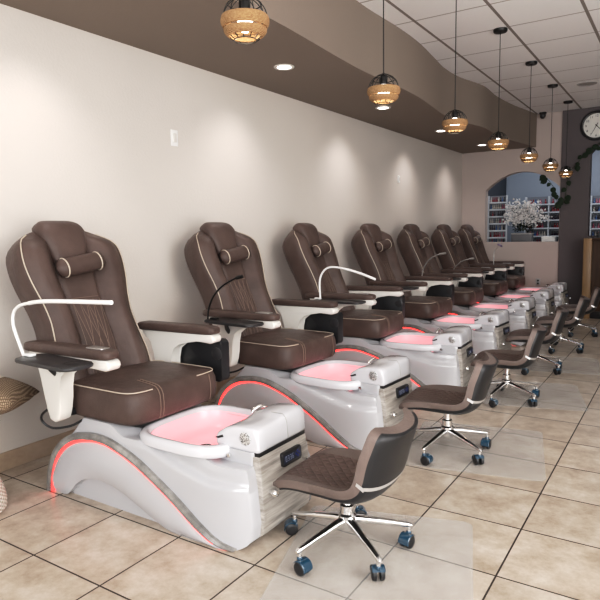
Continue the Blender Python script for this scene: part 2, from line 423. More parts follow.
def make_chair():
    t = thing('pedicure_chair', '', 'pedicure chair', (OX, 0, 0))
    P = lambda name, bm, m, par=None, **k: obj(name, bm, m, par or t, off=OFF, **k)
    # --- white tub body
    bm = B(); loops = []
    ts = [0, .03] + [.06 + .03 * k for k in range(30)] + [.97, .99, 1.0]
    NX = 70
    for t_ in ts:
        rin = 0 if t_ < .97 else (.004 if t_ < 1 else .018)
        zb = t_ * .418
        xb = back_x(zb) + rin; xf = front_x(t_) - rin
        if t_ == 0: xb += .01
        near = []
        for i in range(NX + 1):
            s = i / NX; s = s * .55 + .45 * (1 - math.cos(PI * s)) / 2
            x = xb + (xf - xb) * s
            z = t_ * ztop(x)
            w = hw(min(x, 1.7), z) - rin
            if i == 0: w -= .02
            if i == 1: w -= .004
            near.append((x, -w, z))
        lp = list(near)
        for k in range(1, 6):
            s = k / 6; w = -near[-1][1]
            lp.append((near[-1][0] + .008 * math.sin(PI * s), -w + 2 * w * s, near[-1][2]))
        lp += [(x, -y, z) for x, y, z in reversed(near)]
        for k in range(1, 4):
            s = k / 4; w = -near[0][1]
            lp.append((near[0][0], w - 2 * w * s, near[0][2]))
        loops.append(lp)
    L = loft(bm, loops, cap1=False)
    # deck with a hole for the bowl
    cx = 1.293
    ring = []
    for v in L[-1]:
        d = Vector((v.co.x - cx, v.co.y)); d.normalize()
        a, b, n = .232, .238, 3.5
        r = (abs(d.x / a) ** n + abs(d.y / b) ** n) ** (-1 / n)
        ring.append(bm.verts.new((cx + d.x * r, d.y * r, min(v.co.z, .374))))
    n = len(ring)
    for i in range(n): bm.faces.new((L[-1][i], L[-1][(i + 1) % n], ring[(i + 1) % n], ring[i]))
    P('tub_body', bm, M['shell'], ang=50)
    # --- wave trim, light strip, arch panel on both sides
    inner = offset_curve(TRIM, lambda s: .034 if s < .8 else .034 - .022 * (s - .8) / .2)
    for side in (-1, 1):
        bm = B(); ribbon(bm, TRIM, inner, side, .022, -.02); P('wave_trim', bm, M['trim'])
        led0 = offset_curve(TRIM, lambda s: .033 if s < .8 else .033 - .022 * (s - .8) / .2)
        led1 = offset_curve(TRIM, lambda s: (.050 - .008 * sm(.3, .5, s)) if s < .8 else (.042 - .022 * (s - .8) / .2))
        bm = B(); k = int(len(led0) * .97); ribbon(bm, led0[:k], led1[:k], side, .013, -.01); P('light_strip', bm, M['led'])
        # arch panel
        xs = [.494 + (1.60 - .494) * i / 48 for i in range(49)]
        tab = sorted(inner); 
        bot = ARCH
        bm = B(); loops = []
        for x in xs:
            zt = max(.006, interp(tab, x)); zb = min(interp(bot, x), zt - .003); w = hw(x, .16)
            lp = [(x, side * (w - .035), zb)]
            for k in range(7):
                s = k / 6; z = zb + (zt - zb) * s
                bul = (.012 * math.sin(PI * min(1, s * 1.0)) + .006) * sm(0, .12, s + .03)
                lp.append((x, side * (hw(x, max(z, .16)) + bul), z))
            lp.append((x, side * (w - .035), zt)); loops.append(lp)
        loft(bm, loops); P('arch_panel', bm, M['shell'], ang=60)
    # --- rim and bowl
    N = 56
    bm = B()
    rim = [(.267, .274, .352), (.272, .282, .360), (.274, .284, .385), (.268, .278, .397), (.259, .269, .403), (.243, .253, .402), (.236, .246, .396), (.231, .241, .380)]
    loops = [[(x, y, z) for x, y in sup(cx, 0, a, b, 3.6, N)] for a, b, z in rim]
    loft(bm, loops, cap0=False, cap1=False); P('tub_rim', bm, M['rim'])
    bm = B()
    bw = [(.231, .241, .381), (.225, .235, .360), (.215, .222, .330), (.190, .196, .306), (.12, .13, .297), (.02, .02, .295)]
    loft(bm, [[(x, y, z) for x, y in sup(cx, 0, a, b, 3.4, N)] for a, b, z in bw], cap0=False); P('tub_bowl', bm, M['bowl'])
    bm = B(); lathe(bm, [(.0, .295), (.026, .295), (.028, .301), (.02, .305), (0.001, .306)], 20, Matrix.Translation((1.27, -.02, 0))); P('drain', bm, M['chrome'])
    # faucet at the far side of the rim
    bm = B()
    lathe(bm, [(.016, .395), (.018, .405), (.012, .412), (.011, .43)], 14, Matrix.Translation((1.445, .262, 0)))
    tube(bm, cat_rom([(1.445, .262, .425), (1.428, .228, .445), (1.42, .205, .452), (1.41, .175, .440), (1.408, .168, .428)], 4), .009, 10)
    lathe(bm, [(.012, .395), (.013, .415), (.017, .42), (.015, .433), (.001, .435)], 12, Matrix.Translation((1.485, .248, 0)))
    P('faucet', bm, M['chrome'])
    # --- foot rest box across the front
    bm = B(); loops = []
    YS = [-.178, -.176, -.168, -.12, -.06, -.02, .01, .04, .07, .12, .168, .176, .178]
    for y in YS:
        e = {0: .012, 1: .004, 2: 0}.get(min(YS.index(y), len(YS) - 1 - YS.index(y)), 0)
        zt = .488 + .014 * sm(-.02, .06, y)
        x0, x1, z0 = 1.475 + e, 1.705 - e, .388 + e
        zt -= e
        lp = [(x0 + .01, y, z0), (x1 - .012, y, z0), (x1 - .004, y, z0 + .004), (x1, y, z0 + .014), (x1 - .006, y, zt - .03), (x1 - .012, y, zt - .012), (x1 - .026, y, zt), (x1 - .08, y, zt + .001), (x0 + .09, y, zt - .006), (x0 + .05, y, zt - .016), (x0 + .01, y, zt - .042), (x0, y, zt - .055), (x0, y, z0 + .01)]
        loops.append(lp)
    loft(bm, loops); fr = P('foot_rest', bm, M['rim'], ang=50)
    bm = B(); tube(bm, [(1.697, .03, .392), (1.7065, .03, .402), (1.700, .03, .465), (1.694, .03, .485), (1.68, .03, .5005), (1.62, .03, .500)], .0018, 6); P('seam', bm, M['grey'], fr)
    bm = B(); lathe(bm, [(.0, 0), (.027, 0), (.028, .003), (.024, .005), (0.0, .005)], 24, Matrix.Translation((1.635, -.1775, .444)) @ Matrix.Rotation(PI / 2, 4, 'X')); P('speaker_grille', bm, M['grille'], fr)
    bm = B(); prism(bm, [(1.474, .425), (1.515, .442), (1.520, .432), (1.49, .422)], 'y', -.181, -.168, .001); P('spray_lever', bm, M['blackp'], fr)
    bm = B(); box(bm, 1.672, 1.700, -.172, .172, .366, .391); P('painted_gap_shade', bm, M['blackp'], smooth=False)  # solid black strip stands in for shade between foot rest and panel
    bm = B(); prism(bm, rrect(1.583, 0, .103, .180, .03), 'z', .325, .390, .004); P('foot_rest_base', bm, M['shell'])
    bm = B(); lathe(bm, [(0, 0), (.008, 0), (.008, .01), (.012, .012), (.011, .018), (0, .02)], 12, Matrix.Translation((1.555, -.180, .362)) @ Matrix.Rotation(PI / 2, 4, 'X')); P('jet_button', bm, M['chrome'])
    # --- wood look front panel
    bm = B(); prism(bm, [(1.66, .035), (1.695, .035), (1.716, .05), (1.722, .12), (1.712, .30), (1.702, .374), (1.66, .374)], 'y', -.176, .176, .004)
    fp = P('front_panel', bm, M['panel'])
    bm = B(); MX = Matrix.Translation((1.713, .035, .318)) @ Matrix.Rotation(-.09, 4, 'Y')
    prism(bm, rrect(0, 0, .072, .030, .010), 'x', -.008, .010, .003); bmesh.ops.transform(bm, matrix=MX, verts=bm.verts); cp = P('control_panel', bm, M['blackp'])
    bm = B(); prism(bm, [(-.064, -.020), (-.02, -.016), (.02, -.016), (.064, -.022), (.066, .022), (.02, .014), (-.02, .014), (-.064, .018)], 'x', .008, .0115, 0); bmesh.ops.transform(bm, matrix=MX, verts=bm.verts); P('display', bm, M['display'], cp, smooth=False)
    # seven segment style digits
    bm = B()
    for di, segs in enumerate(('abcdef', 'abcdg', 'abgcd', 'acdefg')):
        y0 = -.054 + di * .017
        sg = {'a': (0, .010, .009, .012), 'g': (0, .010, -.001, .001), 'd': (0, .010, -.011, -.009), 'f': (0, .002, 0, .011), 'b': (.008, .010, 0, .011), 'e': (0, .002, -.011, 0), 'c': (.008, .010, -.011, 0)}
        for s in segs:
            a, b, c, d = sg[s]; box(bm, .0114, .0124, y0 + a, y0 + b, c, d)
    bmesh.ops.transform(bm, matrix=MX, verts=bm.verts); P('digits', bm, M['digits'], cp, smooth=False)
    for (dy, dz) in ((.028, 0), (.052, 0), (.040, .010), (.040, -.010)):
        bm = B(); lathe(bm, [(0, 0), (.005, 0), (.0045, .002), (0, .002)], 10, MX @ Matrix.Translation((.0114, dy, dz)) @ Matrix.Rotation(PI / 2, 4, 'Y')); P('button', bm, M['keys'], cp)
    for (y, z, r) in ((-.125, .215, .017), (.13, .275, .010)):
        bm = B(); MXX = Matrix.Translation((1.713, y, z)) @ Matrix.Rotation(PI / 2, 4, 'Y')
        lathe(bm, [(0, 0), (r * .6, 0), (r * .6, .014), (r * .95, .018), (r, .03), (r * .7, .04), (0, .043)], 16, MXX); P('knob', bm, M['chrome'], fp)
    # --- seat
    bm = B(); box(bm, .62, .99, -.23, .23, .405, .45, .01); P('seat_mount', bm, M['blackp'])
    bm = B(); loops = []
    for (z, d) in ((.418, .05), (.416, .025), (.422, .010), (.44, .002), (.48, 0), (.535, .001), (.558, .006), (.570, .014), (.576, .026), (.579, .06), (.580, .12), (.580, .20)):
        lp = []
        for (x, y) in sup(.828, .024, .254 - d, .306 - d, 7, 64):
            zz = z
            if z > .55: zz += .012 * (1 - (y / .28) ** 2) * (1 - abs((x - .815) / .25) ** 3)
            xx = x + (.010 * math.sin(PI * (z - .41) / .16) if x > .96 else 0)
            lp.append((xx, y, zz))
        loops.append(lp)
    loft(bm, loops); seat = P('seat', bm, M['leather'], ang=70)
    for sy in (-1, 1):
        bm = B()
        c = [(x, y) for x, y in sup(.828, .024, .246, .298, 7, 128) if y * sy > .13 and (x > .60)]
        c.sort(key=lambda p: math.atan2(p[1] * sy, p[0] - .825))
        tube(bm, [(x, y, .572) for x, y in c], .0030, 6); P('piping', bm, M['piping'], seat)
    for y in (-.118, -.098, .12):
        bm = B(); tube(bm, [(1.079, y, .424), (1.0905, y, .465), (1.092, y, .50), (1.089, y, .54), (1.079, y, .562), (1.062, y, .577), (1.03, y, .584), (.94, y, .592)] if y < 0 else [(1.081, y + .11, .424), (1.092, y + .11, .47), (1.090, y + .11, .52), (1.081, y + .11, .562)], .0024, 5); P('stitching', bm, M['stitch'], seat)
    # --- backrest
    O = Vector((.612, 0, .46)); U = Vector((-.365, 0, .931)); Nn = Vector((.931, 0, .365))
    def BP(s, y, n): return O + U * s + Vector((0, y, 0)) + Nn * n
    HW = [(0, .240), (.08, .272), (.18, .280), (.30, .262), (.42, .250), (.52, .264), (.62, .290), (.70, .302), (.77, .302), (.83, .290), (.87, .262), (.90, .220), (.925, .16), (.94, .11)]
    def hwb(s):
        return interp(HW, s)
    def smooth_hw(s): return (hwb(s - .03) + 2 * hwb(s) + hwb(s + .03)) / 4 if s < .9 else hwb(s)
    def nf(s, v):
        a = abs(v)
        wing = .062 * sm(.36, .68, a) * sm(-.02, .12, s) * (1 - sm(.78, .93, s))
        wing *= 1 - .45 * sm(.80, 1.0, a) 
        gro = -.016 * math.exp(-((a - .40) / .035) ** 2)
        return wing + gro + .012 * (1 - a * a) + .02 * sm(.1, .3, s) * (1 - sm(.3, .55, s)) * (1 - a) - .03 * sm(.82, .94, s)
    bm = B(); loops = []
    VS = [-1 + 2 * i / 36 for i in range(37)]
    SS = [0, .015, .04] + [.08 + .82 * i / 30 for i in range(31)] + [.915, .93, .94]
    for s in SS:
        w = smooth_hw(s); tk = .155 * (1 - .35 * sm(.80, .94, s)) * (.75 + .25 * sm(0, .15, s))
        lp = [BP(s, v * w, nf(s, v)) for v in VS]
        e = nf(s, 1)
        lp += [BP(s, w + .010, e - .018), BP(s, w + .012, e - .05), BP(s, w + .004, -tk * .75), BP(s, w * .90, -tk), BP(s, w * .4, -tk - .008), BP(s, -w * .4, -tk - .008), BP(s, -w * .90, -tk), BP(s, -w - .004, -tk * .75), BP(s, -w - .012, e - .05), BP(s, -w - .010, e - .018)]
        loops.append(lp)
    loft(bm, loops); back = P('backrest', bm, M['leather'], ang=75)
    for sy in (-1, 1):
        bm = B(); tube(bm, [BP(s, sy * (smooth_hw(s) + .003), nf(s, 1) + .002) for s in SS[2:-3]], .0034, 6); P('piping', bm, M['piping'], back)
    bm = B()
    tube(bm, [BP(.53, y, nf(.53, y / .26) + .001) for y in [-.10 + .02 * i for i in range(11)]], .0016, 5)
    def stline(y0, y1, s0=.52, s1=.05):
        tube(bm, [BP(s0 + (s1 - s0) * k / 14, y0 + (y1 - y0) * k / 14, nf(s0 + (s1 - s0) * k / 14, (y0 + (y1 - y0) * k / 14) / smooth_hw(s0 + (s1 - s0) * k / 14)) + .0004) for k in range(15)], .0012, 4)
    for y0, y1 in ((-.085, -.085), (-.045, -.04), (0, 0), (.045, .04), (.085, .085), (-.085, -.02), (-.045, .05), (.0, .085), (.045, -.05), (.085, .02), (0, -.085)): stline(y0, y1)
    P('stitching', bm, M['stitch'], back)
    # head pad
    bm = B(); loops = []
    for k, s in enumerate([.70, .715, .74, .78, .82, .86, .90, .93, .95, .965, .975]):
        w = interp([(.70, .088), (.74, .098), (.82, .120), (.90, .138), (.94, .135), (.96, .122), (.975, .098)], s)
        top = interp([(.70, .012), (.715, .03), (.74, .042), (.82, .055), (.90, .055), (.94, .045), (.963, .022), (.972, .0)], s)
        bot = interp([(.70, -.02), (.90, -.05), (.94, -.09), (.963, -.075), (.972, -.05)], s)
        lp = []
        for i in range(24):
            a = 2 * PI * i / 24; c, sn = math.cos(a), math.sin(a)
            y = w * math.copysign(abs(c) ** .6, c); q = math.copysign(abs(sn) ** .6, sn)
            n_ = (top + bot) / 2 + (top - bot) / 2 * q
            lp.append(BP(s, y - .022, n_))
        loops.append(lp)
    loft(bm, loops); P('head_pad', bm, M['leather'], ang=70)
    # neck pillow
    bm = B(); loops = []
    Yd = (Vector((0, 1, 0)) * math.cos(.13) + U * math.sin(.13)); Ud = (U * math.cos(.13) - Vector((0, 1, 0)) * math.sin(.13))
    def ring(y, r): return [BP(.698, -.005, .066) + Yd * y + Ud * (r * 1.15 * math.cos(a)) + Nn * (r * .88 * math.sin(a)) for a in [2 * PI * j / 20 for j in range(20)]]
    for k in range(15):
        y = -.152 + .304 * k / 14; e = abs(k - 7) / 7
        r = .044 * (1 - .10 * e ** 3) * (math.sqrt(max(.02, 1 - max(0, (e - .86) / .14) ** 2)) if e > .86 else 1)
        loops.append(ring(y, r))
    loft(bm, loops); pil = P('neck_pillow', bm, M['leather'], ang=70)
    for y in (-.108, .108):
        bm = B(); tube(bm, ring(y, 0.0437), .0040, 5, closed=True); P('piping', bm, M['piping'], pil)
    # --- arms
    for sy in (-1, 1):
        y0 = .354 * sy
        bm = B()
        loops = []
        for x, e in ((.455, .03), (.46, .016), (.475, .006), (.50, 0), (.8, 0), (1.03, 0), (1.067, .005), (1.085, .014), (1.092, .026)):
            x -= (.022 if sy < 0 else .055) * sm(.6, 1.05, x)
            zc = .762 + .012 * (x - .5); hy = .046 - e * .8; hz = .024 - e * .45
            loops.append([(x, y0 + hy * math.copysign(abs(math.cos(a)) ** .45, math.cos(a)), zc + hz * math.copysign(abs(math.sin(a)) ** .55, math.sin(a))) for a in [2 * PI * j / 20 for j in range(20)]])
        loft(bm, loops); pad = P('arm_pad', bm, M['leather'], ang=60)
        if sy < 0:
            bm = B(); prism(bm, rrect(.965, y0, .055, .024, .008), 'z', .789, .7945, .001); P('arm_control', bm, M['silver'], pad)
        prof = [(.50, .742), (1.078, .748), (1.092, .738), (1.097, .722), (1.087, .706), (1.067, .699), (.96, .706), (.86, .704), (.785, .688), (.732, .65), (.727, .59), (.722, .53), (.716, .47), (.70, .430), (.67, .415), (.635, .425), (.614, .47), (.604, .54), (.596, .62), (.575, .685), (.51, .715)]
        prof = [(x - (.022 if sy < 0 else .055) * sm(.8, 1.05, x), z) for x, z in prof]
        bm = B(); prism(bm, prof, 'y', y0 - .036, y0 + .036, .010, 3); P('arm_support', bm, M['white'], ang=50)
        bm = B(); tube(bm, [(.66, y0, .45), (.66, sy * .24, .44)], .022, 10); P('arm_pivot', bm, M['blackp'])
    bm = B(); prism(bm, rrect(.855, .590, .165, .115, .02), 'y', .402, .470, .006); bin_ = P('side_bin', bm, M['blackp'])
    bm = B(); lathe(bm, [(0, 0), (.035, 0), (.035, .004), (.03, .006), (0, .006)], 20, Matrix.Translation((.99, .402, .63)) @ Matrix.Rotation(PI / 2, 4, 'X')); P('latch', bm, M['tray'], bin_)
    # --- tray beside the near arm
    bm = B(); prism(bm, rrect(.826, -.482, .208, .076, .040, 6, math.radians(-3)), 'z', .730, .746, .006, 3); tr = P('tray', bm, M['tray'])
    bm = B(); lathe(bm, [(.034, .7465), (.036, .7475), (.030, .7475), (.029, .7465)], 24, Matrix.Translation((.95, -.48, 0)), cap=False); P('cup_ring', bm, M['blackp'], tr)
    bm = B(); tube(bm, [(.72, -.44, .732), (.70, -.41, .68), (.69, -.37, .64)], .014, 10); P('tray_bracket', bm, M['blackp'], tr)
    # cable behind the pillar
    bm = B(); tube(bm, cat_rom([(.60, -.36, .47), (.545, -.37, .43), (.53, -.36, .39), (.58, -.34, .36), (.66, -.30, .372), (.71, -.27, .40)], 5), .006, 7); P('cable', bm, M['blackp'])
    return t

CH = [(2.02, 0), (3.28, -3.5), (4.54, 3), (5.77, -3.5), (6.96, 0), (8.12, -1.5), (9.18, -1)]
CL = ['brown leather pedicure chair nearest the camera, with a white curved lamp over its dark tray',
      'second brown pedicure chair from the camera, with a thin black gooseneck lamp at its arm',
      'third brown pedicure chair, with a white bent lamp arching over its near arm',
      'fourth brown pedicure chair from the camera, the one without a lamp on its tray',
      'fifth brown pedicure chair, with a thin grey gooseneck lamp clipped high at its tray',
      'sixth brown pedicure chair, second from the far wall, with a low grey gooseneck lamp',
      'farthest brown pedicure chair, beside the far wall with the arched opening']
chair = make_chair()
GC = 'row of pedicure chairs along the left wall'
for i, (y, rz) in enumerate(CH):
    if i == 0:
        chair.location = (OX, y, 0); chair['label'] = CL[0]; chair['group'] = GC
    else:
        dup(chair, CL[i], (OX, y, 0), math.radians(rz), GC)

# ------------------------------------------------------------------ gooseneck lamps clamped to the trays
LP = {0: ([(.566, .723), (.533, .781), (.488, .873), (.495, .935), (.54, .97), (.62, .988), (.77, 1.004), (1.175, 1.018)], 'lampwhite', .0075, 'white bent tube lamp on the tray of the nearest pedicure chair'),
      1: ([(.542, .719), (.555, .811), (.601, .897), (.678, .963), (.777, 1.01), (.832, 1.023)], 'blackm', .006, 'thin black gooseneck lamp on the tray of the second chair'),
      2: ([(.624, .735), (.617, .881), (.647, .963), (.713, 1.004), (.831, .998), (.982, .962), (1.11, .919)], 'lampwhite', .008, 'white arched tube lamp on the tray of the third chair'),
      4: ([(.533, .73), (.557, .852), (.617, .945), (.712, 1.003), (.818, 1.026)], 'silver', .007, 'grey gooseneck lamp on the fifth chair, head tilted up'),
      5: ([(.508, .73), (.549, .806), (.629, .873), (.709, .90), (.788, .914)], 'silver', .007, 'low grey gooseneck lamp on the sixth chair'),
      6: ([(.762, .73), (.76, .925), (.787, .998), (.843, 1.056)], 'silver', .006, 'grey gooseneck lamp with a round head on the farthest chair')}
for i, (pp, mk, r, lab) in LP.items():
    y = CH[i][0] - .475
    x0 = max(pp[0][0], .64)
    t = thing('gooseneck_lamp', lab, 'lamp', (x0, y, .7465), 0, 'gooseneck lamps on the pedicure chairs')
    c = cat_rom([(x - x0 + .045, 0, z - .7465) for x, z in pp], 7)
    c[0] = Vector((0, 0, .004))
    n = len(c); k = int(n * (.72 if i in (0, 2) else .86))
    bm = B(); tube(bm, c[:k + 1], r, 10); obj('stem', bm, M[mk], t)
    bm = B()
    if i == 6:
        e = c[-1]; lathe(bm, [(0, .016), (.03, .012), (.045, 0), (.04, -.010), (0, -.012)], 20, Matrix.Translation(e) @ Matrix.Rotation(.5, 4, 'Y'))
        obj('lamp_head', bm, mat('mauve_lamp_head', (.25, .2, .3, 1), .3), t)
    else:
        tube(bm, c[k - 1:], r * (1.25 if i in (0, 2) else 1.9), 10); obj('lamp_head', bm, M[mk if mk != 'silver' else 'silver'], t)
    bm = B(); box(bm, -.022, .03, -.016, .016, 0, .012, .003); obj('clamp', bm, M[mk], t)

# ------------------------------------------------------------------ pedicure stools (local: faces +x; turned to face the chairs)
def make_stool():
    t = thing('pedicure_stool', '', 'stool', (0, 0, 0))
    prof = cat_rom([(.232, 0, .268), (.226, 0, .295), (.195, 0, .311), (.13, 0, .314), (.04, 0, .308), (-.04, 0, .303), (-.095, 0, .309), (-.138, 0, .332), (-.168, 0, .375), (-.191, 0, .43), (-.212, 0, .49), (-.230, 0, .546), (-.234, 0, .558)], 4)
    n = len(prof)
    def wid(i):
        s = i / (n - 1)
        return interp([(0, .150), (.04, .172), (.12, .190), (.3, .203), (.5, .205), (.62, .205), (.8, .196), (.90, .182), (.96, .160), (1, .130)], s)
    nrm = []
    for i in range(n):
        d = prof[min(i + 1, n - 1)] - prof[max(i - 1, 0)]; d.normalize(); nrm.append(Vector((d.z, 0, -d.x)))  # towards the sitter
    def pt(i, v, off):
        s = i / (n - 1)
        curl = .028 * abs(v) ** 2.5 * sm(.1, .4, s) - .012 * (1 - v * v) * sm(.1, .3, s) * (1 - sm(.6, .8, s))
        wrap = .018 * abs(v) ** 2 * sm(.6, .8, s)
        return prof[i] + nrm[i] * (curl + off + wrap) + Vector((0, v * wid(i), 0))
    for i in range(n):
        if nrm[i].dot(Vector((.5, 0, 1))) < 0: nrm[i] = -nrm[i]
    VV = [-1 + 2 * k / 20 for k in range(21)]
    def slab(top, bot, shrink=1.0, i0=0, i1=n):
        bm = B(); loops = []
        for i in range(i0, i1):
            edge = 0
            lp = [pt(i, v * shrink, top * (1 - .35 * abs(v) ** 8)) for v in VV]
            lp += [pt(i, v * shrink * 1.0, bot * (1 - .25 * abs(v) ** 6)) for v in reversed(VV)]
            loops.append(lp)
        loft(bm, loops); return bm
    cushion = obj('cushion', slab(.012, -.032), M['stool_leather'], t, ang=60)
    # quilted inlay of the seat
    bm = B(); loops = []
    for i in range(5, int(n * .62)):
        loops.append([pt(i, v * .80, .0135 - .004 * abs(v) ** 6) for v in VV])
    loft(bm, loops, closed=False); obj('quilted_panel', bm, M['quilt'], cushion)
    obj('outer_shell', slab(-.020, -.043, .975, 2, n - 1), M['blackp'], t, ang=60)
    # chrome strip across the back
    bm = B(); i0, i1 = int(n * .64), int(n * .64) + 1; loops = []
    for i in range(i0, i1 + 1): loops.append([pt(i, v * 1.0, -.0445 * (1 - .2 * abs(v) ** 6)) for v in VV])
    loft(bm, loops, closed=False)
    for sy in (-1, 1):
        q = [pt(i, sy * .99, o) for i in (i0, i1) for o in (-.006, -.042)]
        for p_ in q: p_.y += sy * .004
        bm.faces.new([bm.verts.new(q[k]) for k in (0, 1, 3, 2)])
    obj('chrome_strip', bm, mat('brushed_strip', (.62, .61, .60, 1), .35, .6), t)
    bm = B(); lathe(bm, [(.055, .262), (.06, .27), (.06, .284), (.02, .287)], 20); lathe(bm, [(.020, .15), (.020, .27)], 16); lathe(bm, [(.014, .085), (.032, .09), (.036, .10), (.036, .15), (.029, .158), (.029, .19), (.022, .196)], 20)
    obj('gas_lift', bm, M['chrome'], t)
    bm = B(); box(bm, -.08, .08, -.07, .07, .268, .284, .004); obj('seat_plate', bm, M['blackp'], t)
    for k in range(5):
        a = 2 * PI * k / 5; R = Matrix.Rotation(a, 4, 'Z')
        bm = B(); loops = []
        for r, z, w, h in ((.02, .128, .019, .017), (.06, .125, .017, .015), (.16, .108, .0135, .011), (.245, .092, .011, .009), (.262, .088, .010, .008), (.268, .086, .006, .005)):
            loops.append([(r, w * math.copysign(abs(math.cos(q)) ** .6, math.cos(q)), z + h * math.copysign(abs(math.sin(q)) ** .6, math.sin(q))) for q in [2 * PI * j / 14 for j in range(14)]])
        loft(bm, loops); lathe(bm, [(.009, .052), (.009, .095)], 10, Matrix.Translation((.252, 0, 0)))
        bmesh.ops.transform(bm, matrix=R, verts=bm.verts); leg = obj('base_leg', bm, M['chrome'], t)
        # twin wheel caster, trailing at its own angle
        bm = B(); C_ = R @ Matrix.Translation((.252, 0, 0)) @ Matrix.Rotation(1.1 * k + .6, 4, 'Z')
        for sy in (-1, 1):
            W = C_ @ Matrix.Translation((.014, sy * .006, .0275)) @ Matrix.Rotation(-sy * PI / 2, 4, 'X')
            lathe(bm, [(0, 0), (.022, 0), (.0265, .002), (.0275, .007), (.0265, .014), (.022, .018), (.010, .019), (0, .0185)], 22, W, 0)
        n0 = len(bm.faces); loops = []
        for j in range(11):
            q = PI * (-.05 + .86 * j / 10); loops.append([C_ @ Vector((.014 + rr * math.cos(q), yy, .0275 + rr * math.sin(q))) for rr, yy in ((.0285, -.025), (.0315, -.022), (.0325, 0), (.0315, .022), (.0285, .025), (.0282, 0))])
        loft(bm, loops, mi=1); lathe(bm, [(.011, .052), (.012, .06), (.009, .066)], 12, C_, 1)
        obj('caster', bm, [M['blackp'], M['caster_hood']], leg)
    return t
ST = [(2.02, 2.0, 181, 20), (2.005, 3.24, 188, -8), (2.03, 4.50, 188, 5), (2.01, 5.60, 188, 30), (2.05, 6.66, 186, 12), (2.06, 7.74, 188, 40)]
SL = ['taupe pedicure stool nearest the camera, in front of the nearest chair', 'second taupe pedicure stool from the camera, facing the second chair', 'third taupe pedicure stool from the camera, facing the third chair',
      'fourth taupe pedicure stool, facing the fourth chair', 'fifth taupe pedicure stool, second from the far end of its row', 'farthest taupe pedicure stool, beside the tan wooden counter']
stool = make_stool(); GS = 'pedicure stools facing the chairs'
for i, (x, y, rz, _) in enumerate(ST):
    if i == 0:
        stool.location = (x, y, .003); stool.rotation_euler.z = math.radians(rz); stool['label'] = SL[0]; stool['group'] = GS
    else: dup(stool, SL[i], (x, y, .003), math.radians(rz), GS)

# clear plastic mats under the stools
MT = [((2.175, 1.93), .36, .46, 17, 'clear plastic floor mat under the nearest stool'), ((2.13, 3.40), .37, .40, 12, 'clear plastic floor mat under the second stool'), ((2.15, 4.75), .37, .38, 14, 'clear plastic floor mat under the third stool'), ((2.14, 5.95), .37, .36, 10, 'clear plastic floor mat under the fourth stool')]
for (c, hx, hy, r, lab) in MT:
    bm = B(); prism(bm, rrect(0, 0, hx, hy, .04), 'z', 0, .003)
    o = obj('chair_mat', bm, M['mat'], smooth=False); o.location = (c[0], c[1], .0002); o.rotation_euler.z = math.radians(r)
    tag(o, lab, 'floor mat', 'clear mats under the stools')

# ------------------------------------------------------------------ pendants
def make_pendant():
    t = thing('pendant_lamp', '', 'pendant lamp', (0, 0, 2.05))
    R_ = .084
    bm = B()
    for k in range(12):
        a = 2 * PI * k / 12
        tube(bm, [(R_ * math.sin(q) * math.cos(a), R_ * math.sin(q) * math.sin(a), R_ * math.cos(q)) for q in [math.radians(14 + 136 * j / 16) for j in range(17)]], .0019, 5)
    for q in (14, 48, 90, 122, 150):
        q = math.radians(q); tube(bm, [(R_ * math.sin(q) * math.cos(a), R_ * math.sin(q) * math.sin(a), R_ * math.cos(q)) for a in [2 * PI * j / 28 for j in range(28)]], .0022, 5, closed=True)
    obj('cage', bm, M['blackm'], t)
    for z0, z1 in ((-.028, .012), (-.060, -.033)):
        bm = B(); prof = []
        for j in range(9):
            z = z0 + (z1 - z0) * j / 8; e = math.sin(PI * j / 8)
            prof.append((math.sqrt(R_ ** 2 - z * z) + .004 + .004 * e, z))
        prof += [(math.sqrt(R_ ** 2 - z * z) - .004, z) for z in (z1, z0)]
        prof.append(prof[0]); lathe(bm, prof, 36, cap=False); obj('rope_band', bm, M['rope'], t)
    bm = B(); lathe(bm, [(.0, .028), (.021, .030), (.022, .068), (.017, .08), (.008, .090), (.0, .091)], 18); obj('socket', bm, M['blackm'], t)
    bm = B(); lathe(bm, [(0, -.044), (.014, -.042), (.027, -.034), (.032, -.02), (.028, -.002), (.017, .016), (.014, .03), (0, .03)], 20); obj('bulb', bm, M['bulb'], t)
    bm = B(); tube(bm, [(0, 0, .09), (0, 0, CE - 2.05 - .02)], .0032, 8); obj('cord', bm, M['blackm'], t)
    bm = B(); lathe(bm, [(0, CE - 2.05 - .028), (.052, CE - 2.05 - .026), (.058, CE - 2.05 - .02), (.06, CE - 2.05 - .001), (0, CE - 2.05 - .001)], 28); obj('canopy', bm, M['blackm'], t)
    return t
PY = [1.838, 3.087, 4.293, 5.476, 6.714, 7.906, 9.025]
ords = ['nearest the camera', 'second from the camera', 'third from the camera', 'fourth from the camera', 'fifth from the camera', 'sixth from the camera', 'last of the row']
pend = make_pendant()
for i, y in enumerate(PY):
    lab = 'black cage globe pendant wrapped in jute rope, ' + ords[i]
    if i == 0:
        pend.location = (1.695, y, 2.07); pend['label'] = lab; pend['group'] = 'row of rope and cage pendants'
    else: dup(pend, lab, (1.68, y, 2.05), .13 * i, 'row of rope and cage pendants')

def light(name, kind, loc, energy, color=(1, 1, 1), rot=(0, 0, 0), **k):
    d = bpy.data.lights.new(name, kind); d.energy = energy; d.color = color
    for a, b in k.items(): setattr(d, a, b)
    o = link(bpy.data.objects.new(name, d)); o.location = loc; o.rotation_euler = rot; return o

